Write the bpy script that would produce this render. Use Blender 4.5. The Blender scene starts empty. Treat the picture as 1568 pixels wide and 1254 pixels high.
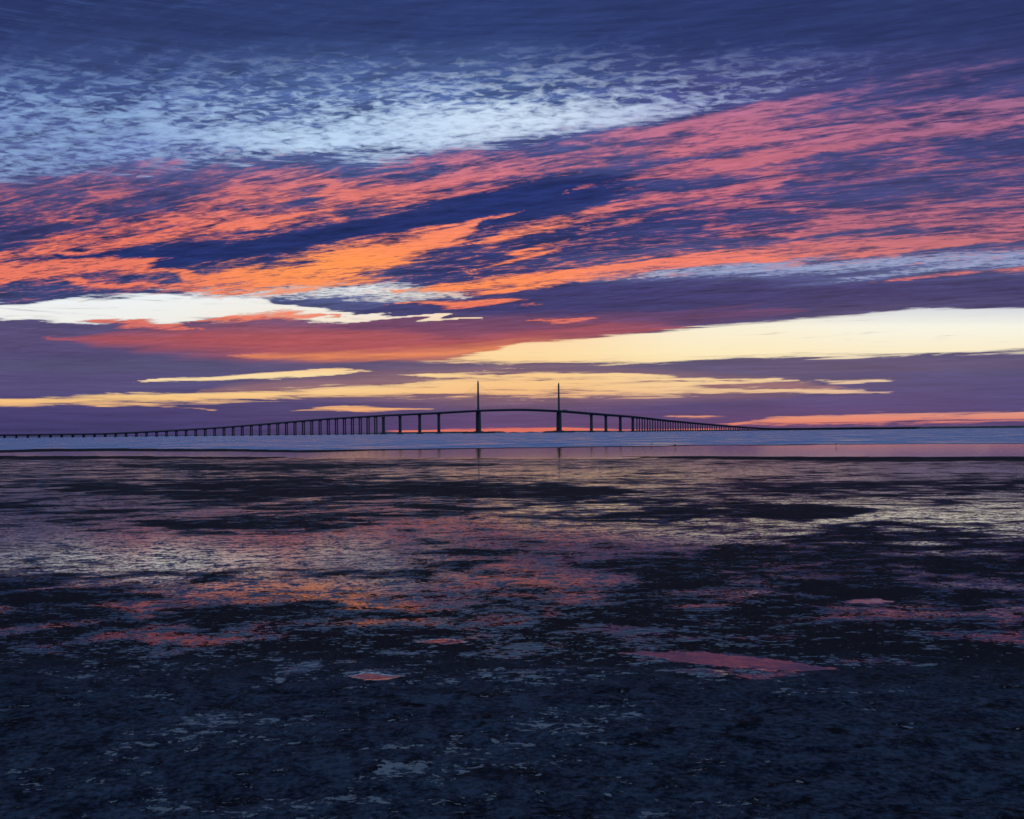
import bpy, math, numpy as np
from mathutils import Vector, Matrix

scene = bpy.context.scene
scene.view_settings.view_transform = 'Standard'
scene.view_settings.look = 'None'
scene.view_settings.exposure = 0

# ---------------------------------------------------------------- helpers
F = 1500.0; CX = 784.0; HY = 662.0; ROLL = math.radians(0.55); EYE = 1.7

def to_image_px(u, v):
    """slopes seen from the beach (u = east/north, v = up/north) -> image pixel coordinates"""
    dx = F*(u*math.cos(ROLL) - v*math.sin(ROLL))
    dy = F*(u*math.sin(ROLL) + v*math.cos(ROLL))
    return CX+dx, HY-dy

def vnoise(x, y, seed):
    xi = np.floor(x).astype(np.int64); yi = np.floor(y).astype(np.int64)
    xf = x-xi; yf = y-yi
    xf = xf*xf*(3-2*xf); yf = yf*yf*(3-2*yf)
    def h(a, b):
        n = (a*374761393 + b*668265263 + seed*144269504) & 0xffffffff
        n = ((n ^ (n >> 13))*1274126177) & 0xffffffff
        return ((n ^ (n >> 16)) & 0xffff)/65535.0
    return (h(xi, yi)*(1-xf)+h(xi+1, yi)*xf)*(1-yf)+(h(xi, yi+1)*(1-xf)+h(xi+1, yi+1)*xf)*yf

def fbm(x, y, seed, octv=4):
    s = 0; a = 1; t = 0
    for i in range(octv):
        s = s+a*vnoise(x, y, seed+i*7); t += a; a *= .5
        x = x*2.03+5.1; y = y*2.03+3.7
    return s/t

def sstep(a, b, x):
    t = np.clip((x-a)/(b-a), 0, 1); return t*t*(3-2*t)

def stroke(X, Y, pts, soft=1.0):
    p = np.array(pts, float)
    yc = np.interp(X, p[:, 0], p[:, 1]); w = np.interp(X, p[:, 0], p[:, 2], left=0, right=0)
    x0, x1 = p[0, 0], p[-1, 0]; tl = min(90, (x1-x0)/3)
    w = w*np.clip((X-x0)/tl, 0, 1)**.7*np.clip((x1-X)/tl, 0, 1)**.7
    d = np.abs(Y-yc)/np.maximum(w, .01)
    return (1-sstep(1-soft*.7, 1+soft, d))*np.clip(w/.8, 0, 1)

def band(X, Y, top, bot, soft, soft2=None):
    t = np.array(top, float); b = np.array(bot, float); soft2 = soft if soft2 is None else soft2
    yt = np.interp(X, t[:, 0], t[:, 1]); yb = np.interp(X, b[:, 0], b[:, 1])
    return sstep(-soft, soft, Y-yt)*sstep(-soft2, soft2, yb-Y)

def lin(c):
    c = np.asarray(c, float)/255
    return np.where(c <= .04045, c/12.92, ((c+.055)/1.055)**2.4)

def table(X, Y, xs, ys, cols):
    """cols[len(xs)][len(ys)] sRGB colours, bilinear"""
    C = lin(cols)
    fx = np.interp(X, xs, np.arange(len(xs))); fy = np.interp(Y, ys, np.arange(len(ys)))
    i = np.clip(np.floor(fx).astype(int), 0, len(xs)-2); j = np.clip(np.floor(fy).astype(int), 0, len(ys)-2)
    a = (fx-i)[:, None]; b = (fy-j)[:, None]
    a = a*a*(3-2*a)
    return (C[i, j]*(1-a)+C[i+1, j]*a)*(1-b)+(C[i, j+1]*(1-a)+C[i+1, j+1]*a)*b

def mixc(C, col, m):
    return C*(1-m[:, None])+lin(col)[None]*m[:, None]

def grid_mesh(name, P, nx, ny, wrap=False):
    me = bpy.data.meshes.new(name)
    idx = np.arange(nx*ny).reshape(ny, nx)
    if wrap:
        r = np.roll(idx, -1, axis=1)
        a = idx[:-1]; b = r[:-1]; c = r[1:]; d = idx[1:]
    else:
        a = idx[:-1, :-1]; b = idx[:-1, 1:]; c = idx[1:, 1:]; d = idx[1:, :-1]
    q = np.stack([a, b, c, d], -1).reshape(-1, 4)
    me.vertices.add(len(P)); me.vertices.foreach_set('co', P.astype(np.float32).ravel())
    me.loops.add(q.size); me.loops.foreach_set('vertex_index', q.astype(np.int32).ravel())
    me.polygons.add(len(q)); me.polygons.foreach_set('loop_start', (np.arange(len(q))*4).astype(np.int32))
    me.update(calc_edges=True)
    me.polygons.foreach_set('use_smooth', np.ones(len(q), dtype=bool))
    ob = bpy.data.objects.new(name, me); scene.collection.objects.link(ob)
    return ob

def cattr(ob, name, rgb):
    a = ob.data.attributes.new(name, 'FLOAT_COLOR', 'POINT')
    n = len(rgb); d = np.ones((n, 4), np.float32); d[:, :3] = rgb
    a.data.foreach_set('color', d.ravel())

class NT:
    def __init__(s, mat): s.t = mat.node_tree; s.t.nodes.clear()
    def n(s, ty, ins={}, **p):
        nd = s.t.nodes.new(ty)
        for k, v in p.items(): setattr(nd, k, v)
        for k, v in ins.items():
            if isinstance(v, bpy.types.NodeSocket): s.t.links.new(v, nd.inputs[k])
            else: nd.inputs[k].default_value = v
        return nd
    def m(s, op, a, b=0.0, c=None, clamp=False):
        ins = {0: a, 1: b}
        if c is not None: ins[2] = c
        return s.n('ShaderNodeMath', ins, operation=op, use_clamp=clamp).outputs[0]
    def mix(s, f, a, b):
        nd = s.t.nodes.new('ShaderNodeMix'); nd.data_type = 'RGBA'; nd.clamp_factor = True
        for k, v in ((0, f), (6, a), (7, b)):
            if isinstance(v, bpy.types.NodeSocket): s.t.links.new(v, nd.inputs[k])
            else: nd.inputs[k].default_value = v
        return nd.outputs[2]
    def noise(s, vec, scale, detail=4, rough=.5, dist=0):
        return s.n('ShaderNodeTexNoise', {'Vector': vec, 'Scale': scale, 'Detail': detail, 'Roughness': rough, 'Distortion': dist}).outputs[0]
    def comb(s, x, y, z=0.0):
        return s.n('ShaderNodeCombineXYZ', {0: x, 1: y, 2: z}).outputs[0]
    def attr(s, name): return s.n('ShaderNodeAttribute', attribute_name=name).outputs[0]
    def sep(s, c): return s.n('ShaderNodeSeparateXYZ', {0: c}).outputs

def newmat(name):
    m = bpy.data.materials.new(name); m.use_nodes = True; return m, NT(m)

# ---------------------------------------------------------------- SKY
az = np.concatenate([np.arange(-180, -34, 3.0), np.arange(-34, 34, .08), np.arange(34, 180, 3.0)])
el = np.concatenate([[-1.0, -.3], np.arange(-.1, 26, .06), np.arange(26.5, 88, 3), [89.9]])
A, E = np.meshgrid(np.radians(az), np.radians(el))
A = A.ravel(); E = E.ravel()
R = 50000.0
P = np.stack([R*np.cos(E)*np.sin(A), R*np.cos(E)*np.cos(A), R*np.sin(E)], -1)
sky = grid_mesh('sky', P, len(az), len(el), wrap=True)
Ac = np.clip(A, -math.radians(60), math.radians(60))
u = np.tan(Ac); v = np.tan(np.clip(E, -.02, 1.4))/np.cos(Ac)
X, Y = to_image_px(u, v)
vv = np.maximum(v, 0)
T = (u+1.52)/(vv+.06); S = 1/(vv+.06)
up = np.clip((625-Y)/300, .03, 1)
Xw = X + 80*(fbm(T*1.2, S*.9, 3)-.5)*up + 50*(fbm(X/60, Y/16, 33)-.5)
Yw = Y + 50*up*(fbm(T*1.6+9, S*.6, 11)-.5) + 7*(fbm(X/130, Y/9, 5)-.5) + 34*up*(fbm(T*5, S*2.8, 21, 5)-.5)

xs = [162, 500, 784, 1100, 1405]
ys = [60, 150, 230, 290, 350, 400, 440, 480, 520, 560, 590, 620, 655]
shade = table(X, Yw, xs, ys, [
 [(42,56,104),(66,84,140),(88,102,158),(78,80,132),(58,60,112),(46,56,108),(52,66,118),(84,78,120),(86,74,115),(78,72,115),(86,78,122),(74,66,115),(64,60,106)],
 [(44,60,110),(78,102,158),(84,104,158),(70,76,130),(50,58,112),(50,56,110),(76,88,138),(76,78,122),(132,78,98),(92,82,116),(86,80,120),(80,70,115),(76,64,110)],
 [(44,60,112),(78,102,158),(78,88,145),(44,58,116),(36,52,108),(58,62,114),(56,58,112),(78,65,108),(128,82,102),(90,84,116),(106,94,120),(88,74,115),(96,72,114)],
 [(42,56,108),(72,78,138),(76,76,132),(56,66,124),(54,62,118),(78,86,138),(66,66,118),(60,60,108),(84,74,112),(84,84,116),(80,80,120),(66,66,116),(84,66,112)],
 [(42,54,104),(62,68,124),(60,68,124),(64,68,122),(62,66,118),(80,92,144),(68,72,118),(76,75,115),(80,76,116),(74,78,122),(66,72,122),(62,68,122),(70,64,112)]])
lit = table(X, Y, xs, ys, [
 [(80,90,140),(130,125,170),(156,108,152),(178,96,112),(226,110,88),(228,114,88),(228,114,88),(225,112,88),(190,90,95),(200,100,95),(225,130,90),(225,130,90),(200,110,110)],
 [(80,90,145),(150,130,175),(180,118,150),(212,112,106),(238,124,94),(255,148,72),(248,140,76),(238,130,95),(215,100,85),(235,130,85),(240,150,90),(240,150,90),(190,100,110)],
 [(80,90,145),(150,122,165),(184,110,138),(208,108,110),(244,132,94),(250,132,82),(255,140,78),(215,95,85),(240,130,85),(240,150,100),(240,150,100),(235,135,100),(225,115,100)],
 [(86,86,138),(168,102,138),(190,102,120),(190,100,118),(192,100,114),(236,122,98),(200,120,130),(190,110,120),(230,150,120),(230,150,120),(230,150,110),(225,130,105),(220,120,105)],
 [(80,80,132),(150,94,132),(166,94,122),(162,92,118),(178,98,116),(206,112,106),(205,105,108),(200,120,120),(220,150,130),(200,150,130),(190,140,130),(180,110,120),(225,115,105)]])
lit = lit*.92+lin((110,110,145))[None]*.08
ysg = [60, 160, 260, 330, 440, 500, 540, 575, 610, 655]
gap = table(X, Y, xs, ysg, [
 [(60,80,135),(142,174,218),(140,168,214),(150,160,205),(236,244,248),(240,238,232),(240,205,150),(248,224,178),(246,198,132),(230,135,105)],
 [(62,84,140),(184,212,242),(194,218,246),(150,160,205),(240,245,246),(245,228,206),(250,178,115),(248,218,164),(246,196,132),(226,126,98)],
 [(62,84,140),(210,230,250),(196,212,240),(150,155,200),(240,225,210),(250,212,170),(252,218,164),(248,204,144),(244,184,128),(218,112,98)],
 [(58,76,134),(176,190,224),(170,150,190),(150,150,195),(160,175,212),(246,238,214),(250,234,192),(244,212,160),(234,190,146),(220,116,100)],
 [(54,70,128),(130,126,178),(150,120,165),(150,150,195),(160,176,212),(244,243,230),(246,234,200),(232,206,172),(210,170,152),(220,112,100)]])
# tonal strokes in the unlit cloud deck
shade = mixc(shade, (28,44,102), .85*stroke(Xw, Yw, [(60,398,6),(250,392,12),(420,378,14),(560,348,14),(680,328,18),(800,302,24),(880,292,22),(950,280,10),(1020,270,3)]))
shade = mixc(shade, (42,52,108), .7*stroke(Xw, Yw, [(560,440,6),(700,405,14),(800,380,16),(900,362,16),(1010,345,14),(1120,330,10),(1200,320,4)]))
shade = mixc(shade, (56,56,108), .8*stroke(Xw, Yw, [(520,476,4),(720,470,10),(850,462,16),(1000,452,24),(1200,446,24),(1405,448,20),(1900,440,20)]))
shade = mixc(shade, (186,86,88), .75*stroke(X, Yw, [(60,518,3),(180,520,7),(300,522,14),(430,528,18),(600,530,18),(720,520,14),(860,506,8),(1080,498,3)], 1.8))
shade = mixc(shade, (236,140,92), .8*stroke(X, Yw, [(340,546,2),(560,545,5),(680,541,7),(780,532,7),(980,518,3)], 1.8))
shade = mixc(shade, (104,66,104), .7*stroke(X, Yw, [(460,503,2),(700,502,9),(850,494,11),(1000,488,8),(1250,478,3)], 1.3))
shade = mixc(shade, (84,80,118), .8*stroke(X, Yw, [(-400,560,8),(200,562,10),(500,560,6),(800,563,7),(1000,563,10),(1200,560,12),(1405,556,10),(2000,556,10)], .6))
shade = mixc(shade, (90,102,150), .6*stroke(Xw, Yw, [(850,425,5),(1050,412,12),(1200,408,14),(1405,400,12),(1900,390,12)]))
shade = mixc(shade, (86,98,146), .6*stroke(Xw, Yw, [(260,448,4),(450,445,12),(600,446,12),(740,452,4)]))
# faint glow through thin haze low over the bay
shade = mixc(shade, (170,120,112), .55*stroke(X, Yw, [(300,598,4),(560,592,14),(760,588,22),(920,588,20),(1100,592,12),(1300,594,4)], 1.4))

G = np.zeros_like(X)
def addg(val, pts, soft=.8, XX=None, YY=None):
    global G
    G = np.maximum(G, val*stroke(X if XX is None else XX, Yw if YY is None else YY, pts, soft))
skyline = [(-400,300),(0,280),(162,268),(400,252),(560,248),(800,222),(950,196),(1100,165),(1250,135),(1568,80),(2200,-30)]
mack = band(Xw, Yw, [(-400,-9999),(2200,-9999)], skyline, 24)
mackv = .32 + .42*(fbm(T*1.3+4, S*.8, 61)-.5)*2
G = np.maximum(G, mack*(mackv + .40*stroke(Xw, Yw, [(20,178,3),(220,182,5),(300,212,10),(480,224,18),(600,206,28),(760,198,24),(900,182,14),(1060,172,4)], 1.2))*np.interp(Y, [80,145,178], [.15,.5,1.0])*np.interp(X, [950,1150,1300], [1,.7,.4]))
addg(.97, [(-400,474,8),(0,474,12),(162,472,18),(250,470,21),(330,465,20),(390,466,16),(420,474,11),(480,482,8),(560,486,5),(650,487,3),(760,489,1)], .5)
G = np.maximum(G, 1.0*band(X, Y+5*(fbm(X/140, Y/14, 71)-.5), [(560,560),(620,553),(700,547),(800,527),(1000,509),(1150,497),(1300,484),(1405,475),(1700,468)],
        [(560,553),(620,555),(800,553),(1000,553),(1150,548),(1405,541),(1700,532)], 5, 8)*sstep(560, 800, X))
addg(.80, [(185,585,1),(300,581,2.6),(420,575,3.4),(520,570,2.4),(600,567,.6)], 1.2)
addg(.80, [(-400,618,2),(100,614,3.5),(162,612,5.5),(300,608,6),(400,605,5.5),(500,601,5),(600,597,6),(700,592,9),(800,588,12),(900,590,11),(1000,594,8),(1100,599,3.5),(1200,600,2.5),(1400,600,.6)], 1.4)
addg(.74, [(600,578,1),(720,575,2.6),(800,573,3.6),(950,574,4),(1050,580,2.6),(1280,584,1)], 1.2)
addg(.60, [(960,589,1),(1150,586,2),(1300,583,1.5),(1440,582,.5)], 1.2)
addg(.66, [(425,628,.5),(530,625,2.4),(590,626,2),(680,627,.5)], 1.2)
addg(.60, [(110,622,1),(220,620,2),(300,626,1),(380,629,.6)], 1.2)
addg(.74, [(1090,651,.5),(1190,645,4),(1300,643,5),(1405,640,6),(1568,636,5),(2000,634,3)], 1.2)
addg(.66, [(1000,637,.5),(1065,637,1.8),(1130,638,.5)])
addg(.8, [(560,661,1),(700,660,2),(784,659,3),(860,658,3),(920,658,1),(1200,657,.6)], .8, YY=Y)
addg(.50, [(950,420,3),(1150,405,7),(1300,404,7),(1405,398,7),(1900,385,8)], 1.2, Xw)
addg(.48, [(330,445,3),(460,440,9),(600,446,9),(730,452,3)], 1.2, Xw)

L = np.zeros_like(X)
def addl(val, pts, soft=1.0, XX=None, YY=None):
    global L
    L = np.maximum(L, val*stroke(Xw if XX is None else XX, Yw if YY is None else YY, pts, soft))
belt = band(Xw, Yw, [(x, y-5) for x, y in skyline], [(-400,450),(600,440),(1405,395),(2200,380)], 22)
L = belt*np.interp(X, [0,500,800,1100,1500], [.31,.26,.20,.27,.30])
addl(.84, [(-400,440,8),(0,405,10),(162,370,14),(230,350,18),(300,325,18),(380,297,20),(450,282,18),(520,296,14),(620,285,14),(750,264,14),(850,250,15),(950,224,16),(1050,200,16),(1150,184,16),(1300,172,12),(1900,130,10)], 1.2)
addl(.74, [(90,352,10),(300,345,10),(420,335,10),(520,318,12),(620,302,12),(760,282,8),(900,258,4)], 1.2)
addl(1.05, [(-400,450,6),(0,420,8),(162,404,8),(250,408,6),(320,430,9),(400,425,15),(470,418,22),(540,402,24),(600,385,21),(660,366,15),(700,350,12),(745,327,6),(800,318,2)], 1.0)
addl(.74, [(60,390,6),(250,365,8),(330,352,8),(430,345,7),(560,326,5)], 1.2)
addl(.82, [(60,425,4),(240,437,6),(320,438,6),(480,430,6)], 1.2)
addl(1.0, [(580,450,3),(640,443,7),(690,438,10),(760,432,11),(840,420,11),(900,411,10),(1000,402,9),(1100,395,9),(1200,387,9),(1300,378,9),(1405,365,7),(1900,335,7)], 1.0)
addl(.92, [(585,466,2),(650,464,4),(700,467,3),(745,463,3),(800,461,3),(840,460,1)], .9, X)
addl(.84, [(700,420,2),(780,398,6),(830,380,4),(880,370,1)])
addl(.95, [(800,491,2),(870,490,4),(935,488,2)], .9, X)
addl(.86, [(700,373,3),(800,355,8),(870,340,9),(920,320,8),(1000,300,8),(1100,288,8),(1250,262,6)], 1.1)
addl(.82, [(850,306,3),(930,285,7),(1000,268,8),(1100,250,11),(1250,225,12),(1405,200,11),(1900,150,10)], 1.2)
addl(.76, [(880,353,3),(1000,328,8),(1080,312,9),(1180,322,9),(1300,333,12),(1405,338,14),(1900,325,16)], 1.2)
addl(.70, [(940,238,8),(1150,208,12),(1280,192,12),(1405,180,12),(1900,145,12)], 1.2)
addl(.64, [(1050,346,5),(1200,350,8),(1300,345,9),(1405,315,12),(1900,280,12)], 1.2)
addl(.62, [(1080,264,6),(1280,266,10),(1405,256,10),(1900,225,12)], 1.2)
addl(1.0, [(110,488,3),(200,494,6),(260,499,5),(320,502,2)], .9, X)
addl(.95, [(265,495,2),(350,487,5),(430,484,6),(490,484,3),(550,484,1)], .9, X)
addl(.85, [(1300,432,1),(1370,425,4),(1440,418,5),(1700,405,3)], .9, X)
L = L - .36*stroke(Xw, Yw, [(60,398,4),(250,390,9),(420,378,10),(560,348,9),(680,328,14),(800,302,20),(880,292,18),(980,275,8)])
L = L + .70*(fbm(T*4+2, S*2.4, 91, 5)-.5)*(L > .05)*up
L = L + .44*(fbm(X/80, Y/30, 95)-.5)*(L > .05)*up
L = L*np.interp(Y, [20, 150], [.45, 1])
L = np.clip(L, 0, 1.25)

back = sstep(math.radians(48), math.radians(100), np.abs(A))
hz = np.clip((np.degrees(E)-10)/30, 0, 1)
bc = lin((66,78,128))[None]*(1-hz[:, None])+lin((140,172,222))[None]*hz[:, None]
high = sstep(26, 34, np.degrees(E))  # unseen upper sky, brightened to lift and cool ambient light and reflections
back = np.maximum(back, high)
shade = shade*(1-back[:, None])+bc*back[:, None]
gap = gap*(1-back[:, None])+(bc*1.5)*back[:, None]
lit = lit*(1-back[:, None])+(bc*1.2+.02)*back[:, None]
ripple = np.clip(mack*np.interp(Y, [40,150], [.45,1]) + .8*stroke(Xw, Yw, [(900,420,8),(1150,405,16),(1405,398,16),(1900,385,16)]) + .8*stroke(Xw, Yw, [(300,447,8),(460,443,14),(600,448,14),(750,452,6)]), 0, 1)
amp = np.interp(Y, [60, 150, 440, 500, 560, 640], [.4, 1, 1, .5, .14, .05])
cattr(sky, 'cloud_shade', shade); cattr(sky, 'cloud_lit', lit); cattr(sky, 'clear_air', gap)
cattr(sky, 'cover', np.stack([L, G, amp], -1)); cattr(sky, 'ripple', np.stack([ripple, ripple, ripple], -1))

mat, n = newmat('dawn_sky')
co = n.n('ShaderNodeTexCoord').outputs['Object']
sx, sy, sz = n.sep(co)[:3]
r = n.m('SQRT', n.m('ADD', n.m('MULTIPLY', sx, sx), n.m('MULTIPLY', sy, sy)))
den = n.m('ADD', n.m('MAXIMUM', sz, 0.0), n.m('MULTIPLY', r, .06))
px = n.m('DIVIDE', sx, den); py = n.m('DIVIDE', sy, den)
Tn = n.m('ADD', px, n.m('MULTIPLY', py, 1.52))
fib = n.noise(n.comb(n.m('MULTIPLY', Tn, 6.0), n.m('MULTIPLY', py, 6.0), 2.0), 1.0, 7, .65, .7)
fine = n.noise(n.comb(n.m('MULTIPLY', Tn, 19.0), n.m('MULTIPLY', py, 26.0), 7.0), 1.0, 3, .65, .5)
rip = n.noise(n.comb(n.m('MULTIPLY', px, 20.0), n.m('MULTIPLY', py, 30.0), 1.0), 1.0, 3, .6, .5)
aU = n.m('DIVIDE', sx, r); aV = n.m('DIVIDE', sz, r)
low = n.noise(n.comb(n.m('MULTIPLY', aU, 11.0), n.m('MULTIPLY', aV, 220.0), 3.0), 1.0, 6, .68, .4)
cv = n.sep(n.attr('cover')); rp = n.sep(n.attr('ripple'))[0]
Ls, Gs, As = cv[0], cv[1], cv[2]
c = lambda s: n.m('SUBTRACT', s, .5)
inv = n.m('SUBTRACT', 1.0, rp)
gv = n.m('ADD', Gs, n.m('MULTIPLY', n.m('MULTIPLY', c(rip), 2.3), n.m('MULTIPLY', rp, n.m('ADD', .3, n.m('MULTIPLY', As, .7)))))
gv = n.m('ADD', gv, n.m('MULTIPLY', n.m('MULTIPLY', c(fib), 1.1), rp))
gv = n.m('ADD', gv, n.m('MULTIPLY', n.m('MULTIPLY', c(low), 2.8), n.m('MULTIPLY', inv, n.m('GREATER_THAN', Gs, .03))))
wid = n.m('ADD', .66, n.m('MULTIPLY', rp, .40))
gm = n.m('ADD', n.m('DIVIDE', n.m('SUBTRACT', gv, .5), wid), .5, clamp=True)
gm = n.m('MULTIPLY', gm, n.m('SUBTRACT', 2.0, gm))
tone = n.m('ADD', 1.0, n.m('ADD', n.m('MULTIPLY', n.m('MULTIPLY', c(fib), 1.8), As), n.m('ADD', n.m('MULTIPLY', n.m('MULTIPLY', c(fine), .9), As), n.m('MULTIPLY', c(low), .9))))
def scale(colr, f):
    return n.n('ShaderNodeVectorMath', {0: colr, 'Scale': f}, operation='SCALE').outputs[0]
sh = scale(n.attr('cloud_shade'), tone)
c1 = n.mix(gm, sh, n.attr('clear_air'))
lv = n.m('ADD', Ls, n.m('MULTIPLY', n.m('MULTIPLY', c(fib), 2.2), n.m('ADD', As, .25)))
lv = n.m('ADD', lv, n.m('MULTIPLY', n.m('MULTIPLY', c(fine), 1.4), n.m('ADD', As, .1)))
lv = n.m('ADD', lv, n.m('MULTIPLY', n.m('MULTIPLY', c(rip), .9), As))
lm = n.m('MULTIPLY', n.m('ADD', n.m('DIVIDE', n.m('SUBTRACT', lv, .60), .72), .5, clamp=True), n.m('GREATER_THAN', Ls, .04))
lt = scale(n.attr('cloud_lit'), n.m('ADD', n.m('ADD', .60, n.m('MULTIPLY', lm, .50)), n.m('MULTIPLY', c(fine), .9)))
c2 = n.mix(lm, c1, lt)
em = n.n('ShaderNodeEmission', {'Color': c2, 'Strength': 1.0})
tr = n.n('ShaderNodeBsdfTransparent', {'Color': (.05, .05, .05, 1)})
ad = n.n('ShaderNodeAddShader', {0: em.outputs[0], 1: tr.outputs[0]})
n.n('ShaderNodeOutputMaterial', {'Surface': ad.outputs[0]})
mat.cycles.emission_sampling = 'NONE'
sky.data.materials.append(mat)

# world + sun just at the horizon
w = bpy.data.worlds.new('World'); scene.world = w; w.use_nodes = True
wt = w.node_tree; wt.nodes.clear()
st = wt.nodes.new('ShaderNodeTexSky'); st.sky_type = 'NISHITA'; st.sun_disc = False
st.sun_elevation = math.radians(1.0); st.sun_rotation = math.radians(20)
bg = wt.nodes.new('ShaderNodeBackground'); bg.inputs[1].default_value = .05
wo = wt.nodes.new('ShaderNodeOutputWorld')
wt.links.new(st.outputs[0], bg.inputs[0]); wt.links.new(bg.outputs[0], wo.inputs[0])
sd = bpy.data.lights.new('sun', 'SUN'); sd.energy = .02; sd.angle = math.radians(12); sd.color = (1, .75, .55)
so = bpy.data.objects.new('sun', sd); scene.collection.objects.link(so)
d = Vector((math.sin(math.radians(20)), math.cos(math.radians(20)), math.tan(math.radians(1.0))))
so.rotation_euler = (-d).to_track_quat('-Z', 'Y').to_euler()

# ---------------------------------------------------------------- GROUND (tidal flat)
gaz = np.concatenate([np.arange(-180, -33, 6.0), np.arange(-33, 33, .15), np.arange(33, 180, 6.0)])
drops = np.concatenate([[40000, 6000, 2000, 1000], np.arange(760, 300, -2.0), np.arange(300, 120, -3.0), np.arange(120, 8, -.9), [7, 5, 3, 1, .3, .05]])
rr = EYE*F/drops
Ag, Rg = np.meshgrid(np.radians(gaz), rr); Ag = Ag.ravel(); Rg = Rg.ravel()
gx = Rg*np.sin(Ag); gy = Rg*np.cos(Ag)
yc = np.where(gy > .3*Rg, gy, .3*Rg)
ug = gx/yc; vg = -EYE/yc
GX, GY = to_image_px(ug, vg)
shore = np.interp(GX, [-600,0,162,500,800,1050,1405,2200], [690,687,685.5,688,684,681,678,674])
sh_n = 2.2*(fbm(GX/90, GY*0, 7)-.5)
land = sstep(-1.0, 1.0, GY-shore-sh_n)
gz = np.where(Rg < 60, .012, -.35+.362*land)
beach = sstep(985, 1060, GY)*(Rg < 30)
wk = np.clip((GY-690)/90, 0, 1)
Gw = GY + wk*26*(fbm(gx/1.9, gy/1.6, 41)-.5)
Xg = GX + 90*(fbm(GX/120, GY/20, 43)-.5)
wet = np.interp(Gw, [686,690,698,703,715,740,765,800,850,890,920,945,980,1015,1045,1070,1100,1254],
                    [1,1,.95,.52,.52,.53,.55,.54,.57,.55,.50,.42,.36,.30,.10,-.45,-1.4,-2]) 
def addw(val, pts, soft=1.3):
    global wet
    wet = wet + val*stroke(Xg, Gw, pts, soft)
addw(-1.0, [(-600,700,2),(0,701,2),(162,700.5,1.6),(300,701,1.2),(480,701,.6)])
addw(-.44, [(170,713,2),(260,714,4),(400,716,5),(600,713,3),(800,711,1)])
addw(-.52, [(60,748,3),(260,750,10),(400,752,16),(520,750,13),(700,750,10),(850,756,8),(1000,752,2)])
addw(-.18, [(100,795,6),(250,800,12),(400,796,10),(580,790,3)])
addw(-.32, [(760,796,3),(900,790,10),(1050,786,13),(1180,790,13),(1340,783,3)])
addw(-.9, [(940,699,.6),(1150,702,2),(1405,703,2.4),(1900,702,2.4)])
addw(-.30, [(1040,741,2),(1250,743,5),(1405,742,6),(1800,742,5)])
addw(-.18, [(900,865,8),(1100,872,26),(1300,880,36),(1800,880,40)])
addw(-.18, [(1050,832,3),(1250,826,6),(1405,822,7),(1800,822,7)])
addw(.40, [(-200,850,20),(162,850,28),(300,858,32),(450,850,24),(640,862,8)])
addw(.36, [(520,832,4),(680,830,14),(850,830,18),(1000,828,12),(1140,822,4)])
addw(.34, [(1070,800,5),(1250,806,9),(1405,790,18),(1900,785,18)])
addw(.32, [(280,912,5),(420,917,14),(520,920,14),(650,905,11),(850,896,12),(1030,893,5)])
addw(.24, [(480,718,3),(800,722,10),(1000,724,12),(1200,722,10),(1900,720,10)])
pool = np.zeros_like(GX)
def puddle(val, pts):
    global wet, pool
    k = stroke(GX+14*(fbm(GX/20, GY/6, 51)-.5), GY+5*(fbm(GX/30, GY/9, 53)-.5), pts, .6)
    wet = wet*(1-k)+val*k if val > .7 else np.maximum(wet, val*k)
    pool = np.maximum(pool, k*(val > .7))
puddle(1.3, [(522,1037,2),(560,1036,6),(590,1038,6),(625,1037,2)])
puddle(1.0, [(940,1001,3),(1040,1008,8),(1100,1013,10),(1150,1018,9),(1200,1022,9),(1290,1028,3)])
puddle(.66, [(1000,1028,3),(1080,1034,8),(1160,1034,8),(1260,1036,3)])
puddle(1.0, [(1290,922,2),(1335,922,5),(1375,922,2)])
puddle(1.0, [(630,984,2),(680,984,4),(720,984,2)])
gz = gz + beach*(1-pool)*(.035*(fbm(gx/.9, gy/.5, 17)-.5)+.022*(fbm(gx/.16, gy/.11, 19, 3)-.5))
thick = np.interp(GX, [0,162,480,620,1405,2000], [5.5,5.5,5,2.6,2.0,2])
bar = sstep(-1.5, -.5, GY-shore-sh_n)*sstep(-.8, .8, thick-(GY-shore-sh_n))
wet = wet*(1-bar)
sand = sstep(985, 1075, Gw + 30*(fbm(gx/.6, gy/.4, 77)-.5))
calm = np.clip(sstep(706, 699, GY), 0, 1)
calm = np.maximum(calm, pool*.72)
P = np.stack([gx, gy, gz], -1)
ground = grid_mesh('tidal_flat', P, len(gaz), len(rr), wrap=True)
cattr(ground, 'surface', np.stack([np.clip(wet, -2, 1.3), sand, calm], -1))

mat, n = newmat('wet_mud_and_sand')
co = n.n('ShaderNodeTexCoord').outputs['Object']
sx, sy, sz = n.sep(co)[:3]
cv = n.sep(n.attr('surface')); W_, Sd, Cm = cv[0], cv[1], cv[2]
c = lambda s: n.m('SUBTRACT', s, .5)
v1 = n.comb(n.m('MULTIPLY', sx, .7), sy, 0.0)
n0 = n.noise(v1, .38, 2, .6, .6)
n1 = n.noise(v1, 1.4, 2, .65, .5)
n2 = n.noise(v1, 5.0, 2, .7, .4)
n3 = n.noise(v1, 19.0, 3, .75, .2)
nv = n.m('ADD', n.m('ADD', n.m('MULTIPLY', c(n0), 1.7), n.m('MULTIPLY', c(n1), 2.1)), n.m('ADD', n.m('MULTIPLY', c(n2), 2.1), n.m('MULTIPLY', c(n3), 2.7)))
nv = n.m('MULTIPLY', nv, n.m('SUBTRACT', 1.0, n.m('MULTIPLY', Cm, .9)))
wv = n.m('ADD', W_, nv)
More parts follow.
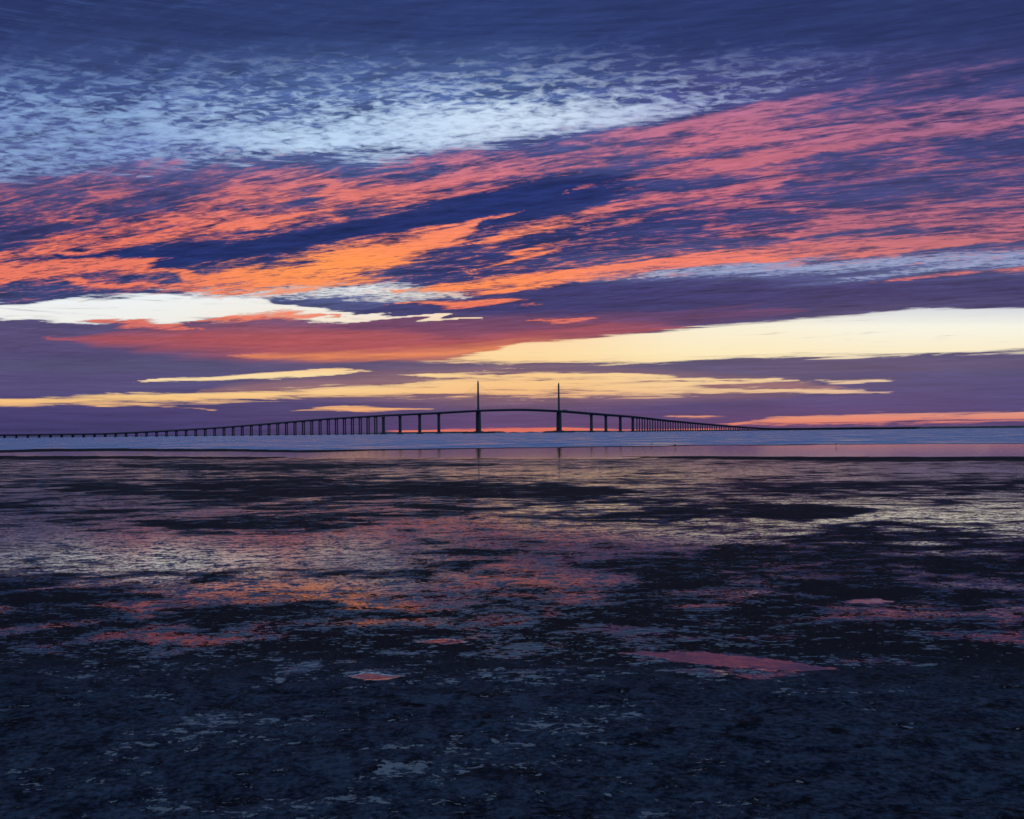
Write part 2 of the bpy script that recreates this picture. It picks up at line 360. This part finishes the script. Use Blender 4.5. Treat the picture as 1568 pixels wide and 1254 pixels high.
wm = n.m('ADD', n.m('DIVIDE', n.m('SUBTRACT', wv, .52), .10), .5, clamp=True)
wm = n.m('MULTIPLY', wm, n.m('MULTIPLY', n.m('ADD', W_, .25), 5.0, clamp=True))
g1 = n.noise(co, 26.0, 4, .7); g2 = n.noise(co, 4.0, 4, .65, .6)
mud = n.mix(g1, (.002, .003, .005, 1), (.012, .013, .017, 1))
sndc = n.mix(n.m('ADD', n.m('MULTIPLY', c(g1), 3.2), n.m('ADD', n.m('MULTIPLY', c(g2), 2.4), .42), clamp=True), (.004, .007, .013, 1), (.044, .060, .086, 1))
weed = n.m('MULTIPLY', n.m('SUBTRACT', n.m('ADD', n.m('MULTIPLY', n2, .6), n.m('MULTIPLY', n3, .4)), .54), 16.0, clamp=True)
sndc = n.mix(weed, sndc, (.002, .003, .005, 1))
dry = n.mix(Sd, mud, sndc)
bh = n.m('ADD', n.m('MULTIPLY', g1, .6), n.m('MULTIPLY', g2, .6))
bmp = n.n('ShaderNodeBump', {'Strength': 1.0, 'Distance': .05, 'Height': bh})
b1 = n.n('ShaderNodeBsdfPrincipled', {'Base Color': dry, 'Roughness': .8, 'Specular IOR Level': .04, 'Normal': bmp.outputs[0]})
# thin film of water: some patches mirror-calm, some rippled with normals tilted at the camera to reflect higher sky
wn = n.noise(v1, 15.0, 2, .5)
stir = n.m('MULTIPLY', n.m('MULTIPLY', n.m('SUBTRACT', n.m('ADD', n.m('MULTIPLY', n2, .5), n.m('MULTIPLY', n3, .5)), .495), 22.0, clamp=True), n.m('SUBTRACT', 1.0, n.m('MULTIPLY', Cm, 1.35), clamp=True))
bd = n.m('ADD', .0008, n.m('MULTIPLY', stir, .005))
bw = n.n('ShaderNodeBump', {'Strength': 1.0, 'Distance': bd, 'Height': wn})
lean = n.n('ShaderNodeCombineXYZ', {0: 0.0, 1: n.m('MULTIPLY', stir, -.17), 2: 0.0}).outputs[0]
nn = n.n('ShaderNodeVectorMath', {0: bw.outputs[0], 1: lean}, operation='ADD').outputs[0]
nn = n.n('ShaderNodeVectorMath', {0: nn}, operation='NORMALIZE').outputs[0]
b2 = n.n('ShaderNodeBsdfPrincipled', {'Base Color': (.006, .009, .014, 1), 'Roughness': .05, 'IOR': 1.72, 'Normal': nn})
mx = n.n('ShaderNodeMixShader', {0: wm, 1: b1.outputs[0], 2: b2.outputs[0]})
n.n('ShaderNodeOutputMaterial', {'Surface': mx.outputs[0]})
ground.data.materials.append(mat)

# ---------------------------------------------------------------- WATER
waz = np.concatenate([np.arange(-180, -40, 5.0), np.arange(-40, 40, 1.0), np.arange(40, 180, 5.0)])
wr = np.array([62, 75, 90, 105, 120, 140, 170, 220, 300, 450, 700, 1100, 1800, 3000, 5000, 9000, 16000, 30000, 62000.])
Aw, Rw = np.meshgrid(np.radians(waz), wr); Aw = Aw.ravel(); Rw = Rw.ravel()
water = grid_mesh('bay_water', np.stack([Rw*np.sin(Aw), Rw*np.cos(Aw), Rw*0], -1), len(waz), len(wr), wrap=True)
mat, n = newmat('rippled_water')
co = n.n('ShaderNodeTexCoord').outputs['Object']
sx, sy, sz = n.sep(co)[:3]
w1 = n.noise(n.comb(n.m('MULTIPLY', sx, .5), sy, 0.0), .9, 3, .6, .3)
w2 = n.noise(n.comb(n.m('MULTIPLY', sx, .5), n.m('MULTIPLY', sy, .35), 0.0), .16, 6, .8, .3)
bw = n.n('ShaderNodeBump', {'Strength': 1.0, 'Distance': .35, 'Height': w1})
# wavelet normals tilted toward the camera so the water reflects higher, bluer sky
lean = n.n('ShaderNodeCombineXYZ', {0: 0.0, 1: n.m('SUBTRACT', n.m('MULTIPLY', n.m('SUBTRACT', w2, .5), -2.6), .25), 2: 0.0}).outputs[0]
nn = n.n('ShaderNodeVectorMath', {0: bw.outputs[0], 1: lean}, operation='ADD').outputs[0]
nn = n.n('ShaderNodeVectorMath', {0: nn}, operation='NORMALIZE').outputs[0]
bb = n.n('ShaderNodeBsdfPrincipled', {'Base Color': (.08, .17, .32, 1), 'Roughness': .16, 'IOR': 1.4, 'Normal': nn})
n.n('ShaderNodeOutputMaterial', {'Surface': bb.outputs[0]})
water.data.materials.append(mat)

# ---------------------------------------------------------------- BRIDGE
def solidmat(name, c0, c1, sc=.3, rough=.8):
    m, n = newmat(name)
    co = n.n('ShaderNodeTexCoord').outputs['Object']
    f = n.noise(co, sc, 5, .6)
    col = n.mix(f, (*c0, 1), (*c1, 1))
    b = n.n('ShaderNodeBsdfPrincipled', {'Base Color': col, 'Roughness': rough, 'Specular IOR Level': .2})
    n.n('ShaderNodeOutputMaterial', {'Surface': b.outputs[0]})
    return m
conc = solidmat('weathered_concrete', (.07, .065, .06), (.12, .11, .10))
steel = solidmat('painted_steel', (.12, .11, .09), (.2, .18, .12))

class MB:
    def __init__(s): s.v = []; s.f = []
    def hexa(s, b, t):
        k = len(s.v); s.v += b+t
        s.f += [(k+3, k+2, k+1, k), (k+4, k+5, k+6, k+7)]+[(k+i, k+(i+1) % 4, k+4+(i+1) % 4, k+4+i) for i in range(4)]
    def box(s, x, y, z0, z1, wx, wy, tx=None, ty=None, x1=None, y1=None):
        tx = wx if tx is None else tx; ty = wy if ty is None else ty
        x1 = x if x1 is None else x1; y1 = y if y1 is None else y1
        q = lambda X_, Y_, a, b, z: [(X_-a/2, Y_-b/2, z), (X_+a/2, Y_-b/2, z), (X_+a/2, Y_+b/2, z), (X_-a/2, Y_+b/2, z)]
        s.hexa(q(x, y, wx, wy, z0), q(x1, y1, tx, ty, z1))
    def rod(s, a, b, r, k=6, r2=None):
        a = Vector(a); b = Vector(b); d = (b-a).normalized(); r2 = r if r2 is None else r2
        e1 = d.orthogonal().normalized(); e2 = d.cross(e1); i0 = len(s.v)
        for p, rad in ((a, r), (b, r2)):
            for i in range(k):
                t = 2*math.pi*i/k; s.v.append(tuple(p+rad*(math.cos(t)*e1+math.sin(t)*e2)))
        s.f += [tuple(i0+i for i in range(k))[::-1], tuple(i0+k+i for i in range(k))]
        s.f += [(i0+i, i0+(i+1) % k, i0+k+(i+1) % k, i0+k+i) for i in range(k)]
    def ell(s, c, rad, seg=10, ring=7, rot=None):
        i0 = len(s.v); c = Vector(c)
        for j in range(ring+1):
            ph = math.pi*j/ring
            for i in range(seg):
                t = 2*math.pi*i/seg
                p = Vector((rad[0]*math.cos(ph), rad[1]*math.sin(ph)*math.cos(t), rad[2]*math.sin(ph)*math.sin(t)))
                if rot: p = rot @ p
                s.v.append(tuple(c+p))
        for j in range(ring):
            for i in range(seg):
                s.f.append((i0+j*seg+i, i0+j*seg+(i+1) % seg, i0+(j+1)*seg+(i+1) % seg, i0+(j+1)*seg+i))
    def make(s, name, mat, parent=None):
        me = bpy.data.meshes.new(name); me.from_pydata(s.v, [], s.f); me.update()
        ob = bpy.data.objects.new(name, me); scene.collection.objects.link(ob)
        me.materials.append(mat)
        if parent: ob.parent = parent
        return ob

bridge = bpy.data.objects.new('cable_stayed_bridge', None); scene.collection.objects.link(bridge)
bridge.location = (20, 2470, 0); bridge.rotation_euler = (0, 0, math.atan2(.567, .823))
prof_s = [-2200,-1300,-988,-860,-740,-630,-524,-383,-240,-124,0,124,240,383,500,600,711,820,924,1200,2200]
prof_h = [5.6,5.8,6.6,12,19,27.5,36,44,50.6,57,60.2,57,50,41.5,31.5,24.5,17,10.5,6.2,5.6,5.6]
ss = np.arange(-2200, 2201, 5.0); hh_ = np.interp(ss, prof_s, prof_h)
ker = np.hanning(29); ker /= ker.sum()
hs = np.convolve(np.pad(hh_, 14, mode='edge'), ker, 'valid')
deck_h = lambda s_: float(np.interp(s_, ss, hs))
dk = MB()
sl = list(np.arange(-1700, 1701, 10.0))
rings = []
for s_ in sl:
    h = deck_h(s_); a = abs(s_)
    th = float(np.interp(a, [0, 236, 400, 700], [4.3, 4.3, 3.2, 2.2]))
    i0 = len(dk.v)
    for (yy, zz) in ((-13, h), (-13, h-.7), (-5.5, h-th), (5.5, h-th), (13, h-.7), (13, h)):
        dk.v.append((s_, yy, zz))
    rings.append(i0)
for a, b in zip(rings[:-1], rings[1:]):
    for i in range(6):
        dk.f.append((a+i, b+i, b+(i+1) % 6, a+(i+1) % 6))
dk.make('deck', conc, bridge)
pr = MB()
for yy in (-12.8, 12.8, 0):
    for a, b in zip(sl[:-1], sl[1:]):
        ha, hb = deck_h(a), deck_h(b)
        q = lambda s_, h: [(s_, yy-.2, h), (s_, yy+.2, h), (s_, yy+.2, h+1.1), (s_, yy-.2, h+1.1)]
        k = len(pr.v); pr.v += q(a, ha)+q(b, hb)
        pr.f += [(k+i, k+4+i, k+4+(i+1) % 4, k+(i+1) % 4) for i in range(4)]
pr.make('parapets', conc, bridge)
pm = MB()
def wallpier(s_):
    h = deck_h(s_)-4.2
    pm.box(s_, 0, -3, 1.5, 11, 16)
    pm.box(s_, 0, 1.5, h-4, 4.6, 7.5, 3.8, 6.4)
    pm.box(s_, 0, h-4, h+.3, 3.8, 6.4, 4.2, 11)
for s_ in (-383, -340, -288, -236, 232, 282, 333, 378): wallpier(s_)
def twin(s_):
    h = deck_h(s_); th = float(np.interp(abs(s_), [236, 400, 700], [4.3, 3.2, 2.2])); hb = h-th
    wd = float(np.interp(abs(s_), [400, 900], [2.3, 1.8]))
    for yy in (-5.2, 5.2):
        pm.box(s_, yy, -3, hb-1.2, wd, wd*1.2, wd*.9, wd)
    pm.box(s_, 0, hb-1.2, hb+.25, 2.2, 14, 2.4, 16)
    pm.box(s_, 0, -2, .8, 3.5, 14)
for k in range(1, 68):
    twin(-383-19.5*k); twin(378+19.5*k)
pm.make('piers', conc, bridge)
for nm, s_ in (('south_pylon', -124), ('north_pylon', 124)):
    m = MB(); h = deck_h(s_)
    m.box(s_, 0, -4, 3.0, 22, 26); m.box(s_, 0, 3.0, 5.5, 16, 20)
    for sg in (-1, 1):
        m.box(s_, sg*5.6, 5.5, h-9, 5.6, 5.2, 5.0, 4.6, y1=sg*5.2)
        m.box(s_, sg*5.2, h-9, h-1, 5.0, 4.6, 4.6, 4.2, y1=sg*4.6)
    m.box(s_, 0, h-8, h-4.4, 4.4, 7.0)
    m.box(s_, 0, h-1.0, h+14, 4.2, 4.2, 3.7, 3.7)
    m.box(s_, 0, h+14, 122, 3.7, 3.7, 3.0, 3.0)
    m.box(s_, 0, 122, 128, 3.0, 3.0, 2.2, 2.2)
    m.rod((s_, 0, 128), (s_, 0, 132.5), .5, 6, .15)
    for sx_ in (-1, 1):
        for sy_ in (-26, -13, 0, 13, 26):
            m.rod((s_+sx_*26, sy_, -3), (s_+sx_*26, sy_, 3.2), 4.2, 12)
    m.make(nm, conc, bridge)
cb = MB()
for s_ in (-124, 124):
    for i in range(21):
        f = (i+1)/21
        for sg in (-1, 1):
            ds = s_+sg*(14+100*f)
            cb.rod((s_+sg*1.2, 0, deck_h(s_)+22+(122-deck_h(s_)-22)*f), (ds, 0, deck_h(ds)+.6), .07, 4)
cb.make('stay_cables', steel, bridge)
lp = MB()
for s_ in np.arange(-1680, 1681, 40.0):
    h = deck_h(s_)
    for yy, sg in ((-12.6, 1), (12.6, -1)):
        lp.rod((s_, yy, h+1), (s_, yy, h+9.5), .14, 5, .09)
        lp.rod((s_, yy, h+9.5), (s_, yy+sg*2, h+10), .09, 5)
        lp.box(s_, yy+sg*2.3, h+9.9, h+10.1, .35, .9)
lp.make('lamp_posts', steel, bridge)

# lorry crossing the crest
truck = bpy.data.objects.new('truck', None); scene.collection.objects.link(truck)
vm = solidmat('truck_paint', (.3, .3, .3), (.4, .4, .4), 2, .5); rub = solidmat('rubber', (.02, .02, .02), (.03, .03, .03), 2)
s0 = 141; ca, sa = math.cos(bridge.rotation_euler.z), math.sin(bridge.rotation_euler.z)
truck.location = (20+s0*ca+5*sa, 2470+s0*sa-5*ca, deck_h(s0)+.03)
truck.rotation_euler = (0, -math.atan2(deck_h(s0+5)-deck_h(s0-5), 10), bridge.rotation_euler.z)
m = MB(); m.box(-1.5, 0, 1.2, 4.1, 12.5, 2.5); m.make('trailer', vm, truck)
m = MB(); m.box(6.6, 0, .7, 3.4, 2.6, 2.4, 1.9, 2.3); m.box(8.3, 0, .7, 1.9, 1.0, 2.3); m.make('cab', vm, truck)
m = MB()
for xx in (8.1, 5.6, -3.5, -4.8, -6.1):
    for yy in (-1.1, 1.1): m.rod((xx, yy-.15, .5), (xx, yy+.15, .5), .5, 12)
m.make('wheels', rub, truck)
m = MB(); m.box(1, 0, .9, 1.18, 14, 1.2); m.make('chassis', rub, truck)

# ---------------------------------------------------------------- DISTANT TREELINE
tm = MB()
def hpx(px_):
    return np.interp(px_, [-400,100,400,560,590,640,770,776,786,800,812,828,836,900,940,1160,1200,1300,1405,2000],
                          [.8,.9,1.0,1.1,2.2,2.4,2.2,.2,1.2,.2,1.4,.3,1.9,2.0,1.2,1.3,2.6,3.2,3.0,3.4])
for row, D in enumerate((5600, 5800, 6050)):
    pxs = np.arange(-500, 2100, 1.0)
    hN = hpx(pxs)*(.72+.55*fbm(pxs/7+row*13, pxs*0+row, 3, 4))
    i0 = len(tm.v)
    for p, hq in zip(pxs, hN):
        uu = (p-CX)/F; x_ = uu*D
        tm.v += [(x_, D-25, -1), (x_, D-18, hq*D/F*.55), (x_, D, hq*D/F), (x_, D+25, -1)]
    for k in range(len(pxs)-1):
        a = i0+4*k
        for j in range(3): tm.f.append((a+j, a+4+j, a+5+j, a+1+j))
tm.make('distant_treeline', solidmat('far_foliage', (.03, .04, .035), (.07, .08, .06), .05))

# ---------------------------------------------------------------- WADING BIRDS
bm_ = solidmat('plumage', (.04, .04, .045), (.12, .115, .11), 12)
def bird(cx, cy, hgt, yaw):
    dx = cx-CX; dy = HY-cy
    uu = (dx*math.cos(ROLL)+dy*math.sin(ROLL))/F; v_ = (-dx*math.sin(ROLL)+dy*math.cos(ROLL))/F
    D = EYE/(-v_)
    m = MB(); k = hgt
    m.ell((0, 0, .52*k), (.26*k, .11*k, .13*k), rot=Matrix.Rotation(math.radians(-12), 3, 'Y'))
    m.ell((-.27*k, 0, .47*k), (.13*k, .04*k, .03*k), rot=Matrix.Rotation(math.radians(-14), 3, 'Y'))
    m.rod((.18*k, 0, .56*k), (.27*k, 0, .74*k), .055*k, 8, .035*k)
    m.rod((.27*k, 0, .74*k), (.27*k, 0, .88*k), .035*k, 8, .032*k)
    m.ell((.29*k, 0, .91*k), (.07*k, .045*k, .05*k))
    m.rod((.34*k, 0, .905*k), (.50*k, 0, .86*k), .018*k, 6, .004*k)
    for sg in (-1, 1):
        m.rod((0.0, sg*.05*k, .43*k), (-.05*k-.04*k*sg, sg*.05*k, .22*k), .022*k, 6, .012*k)
        m.rod((-.05*k-.04*k*sg, sg*.05*k, .22*k), (.02*k+.06*k*sg, sg*.05*k, 0), .011*k, 6, .009*k)
        m.rod((.02*k+.06*k*sg, sg*.05*k, .004), (.10*k+.06*k*sg, sg*.06*k, .004), .009*k, 5)
        m.ell((-.03*k, sg*.09*k, .53*k), (.22*k, .035*k, .10*k), rot=Matrix.Rotation(math.radians(-14), 3, 'Y'))
    ob = m.make('wading_bird', bm_)
    ob.location = (uu*D, D, .012); ob.rotation_euler = (0, 0, yaw)
    for p in ob.data.polygons: p.use_smooth = True
bird(1034, 685.5, .48, 2.9)
bird(998, 683, .42, .3)
bird(1280, 683, .40, .2)
bird(184, 762, .16, .4)

# ---------------------------------------------------------------- CAMERA
cd = bpy.data.cameras.new('camera'); cam = bpy.data.objects.new('camera', cd); scene.collection.objects.link(cam)
cd.sensor_width = 36; cd.lens = 36*F/1568; cd.shift_y = 35/1568
cd.clip_start = .1; cd.clip_end = 200000
cam.matrix_world = Matrix.Translation((0, 0, EYE)) @ Matrix.Rotation(math.radians(90), 4, 'X') @ Matrix.Rotation(-ROLL, 4, 'Z')
scene.camera = cam
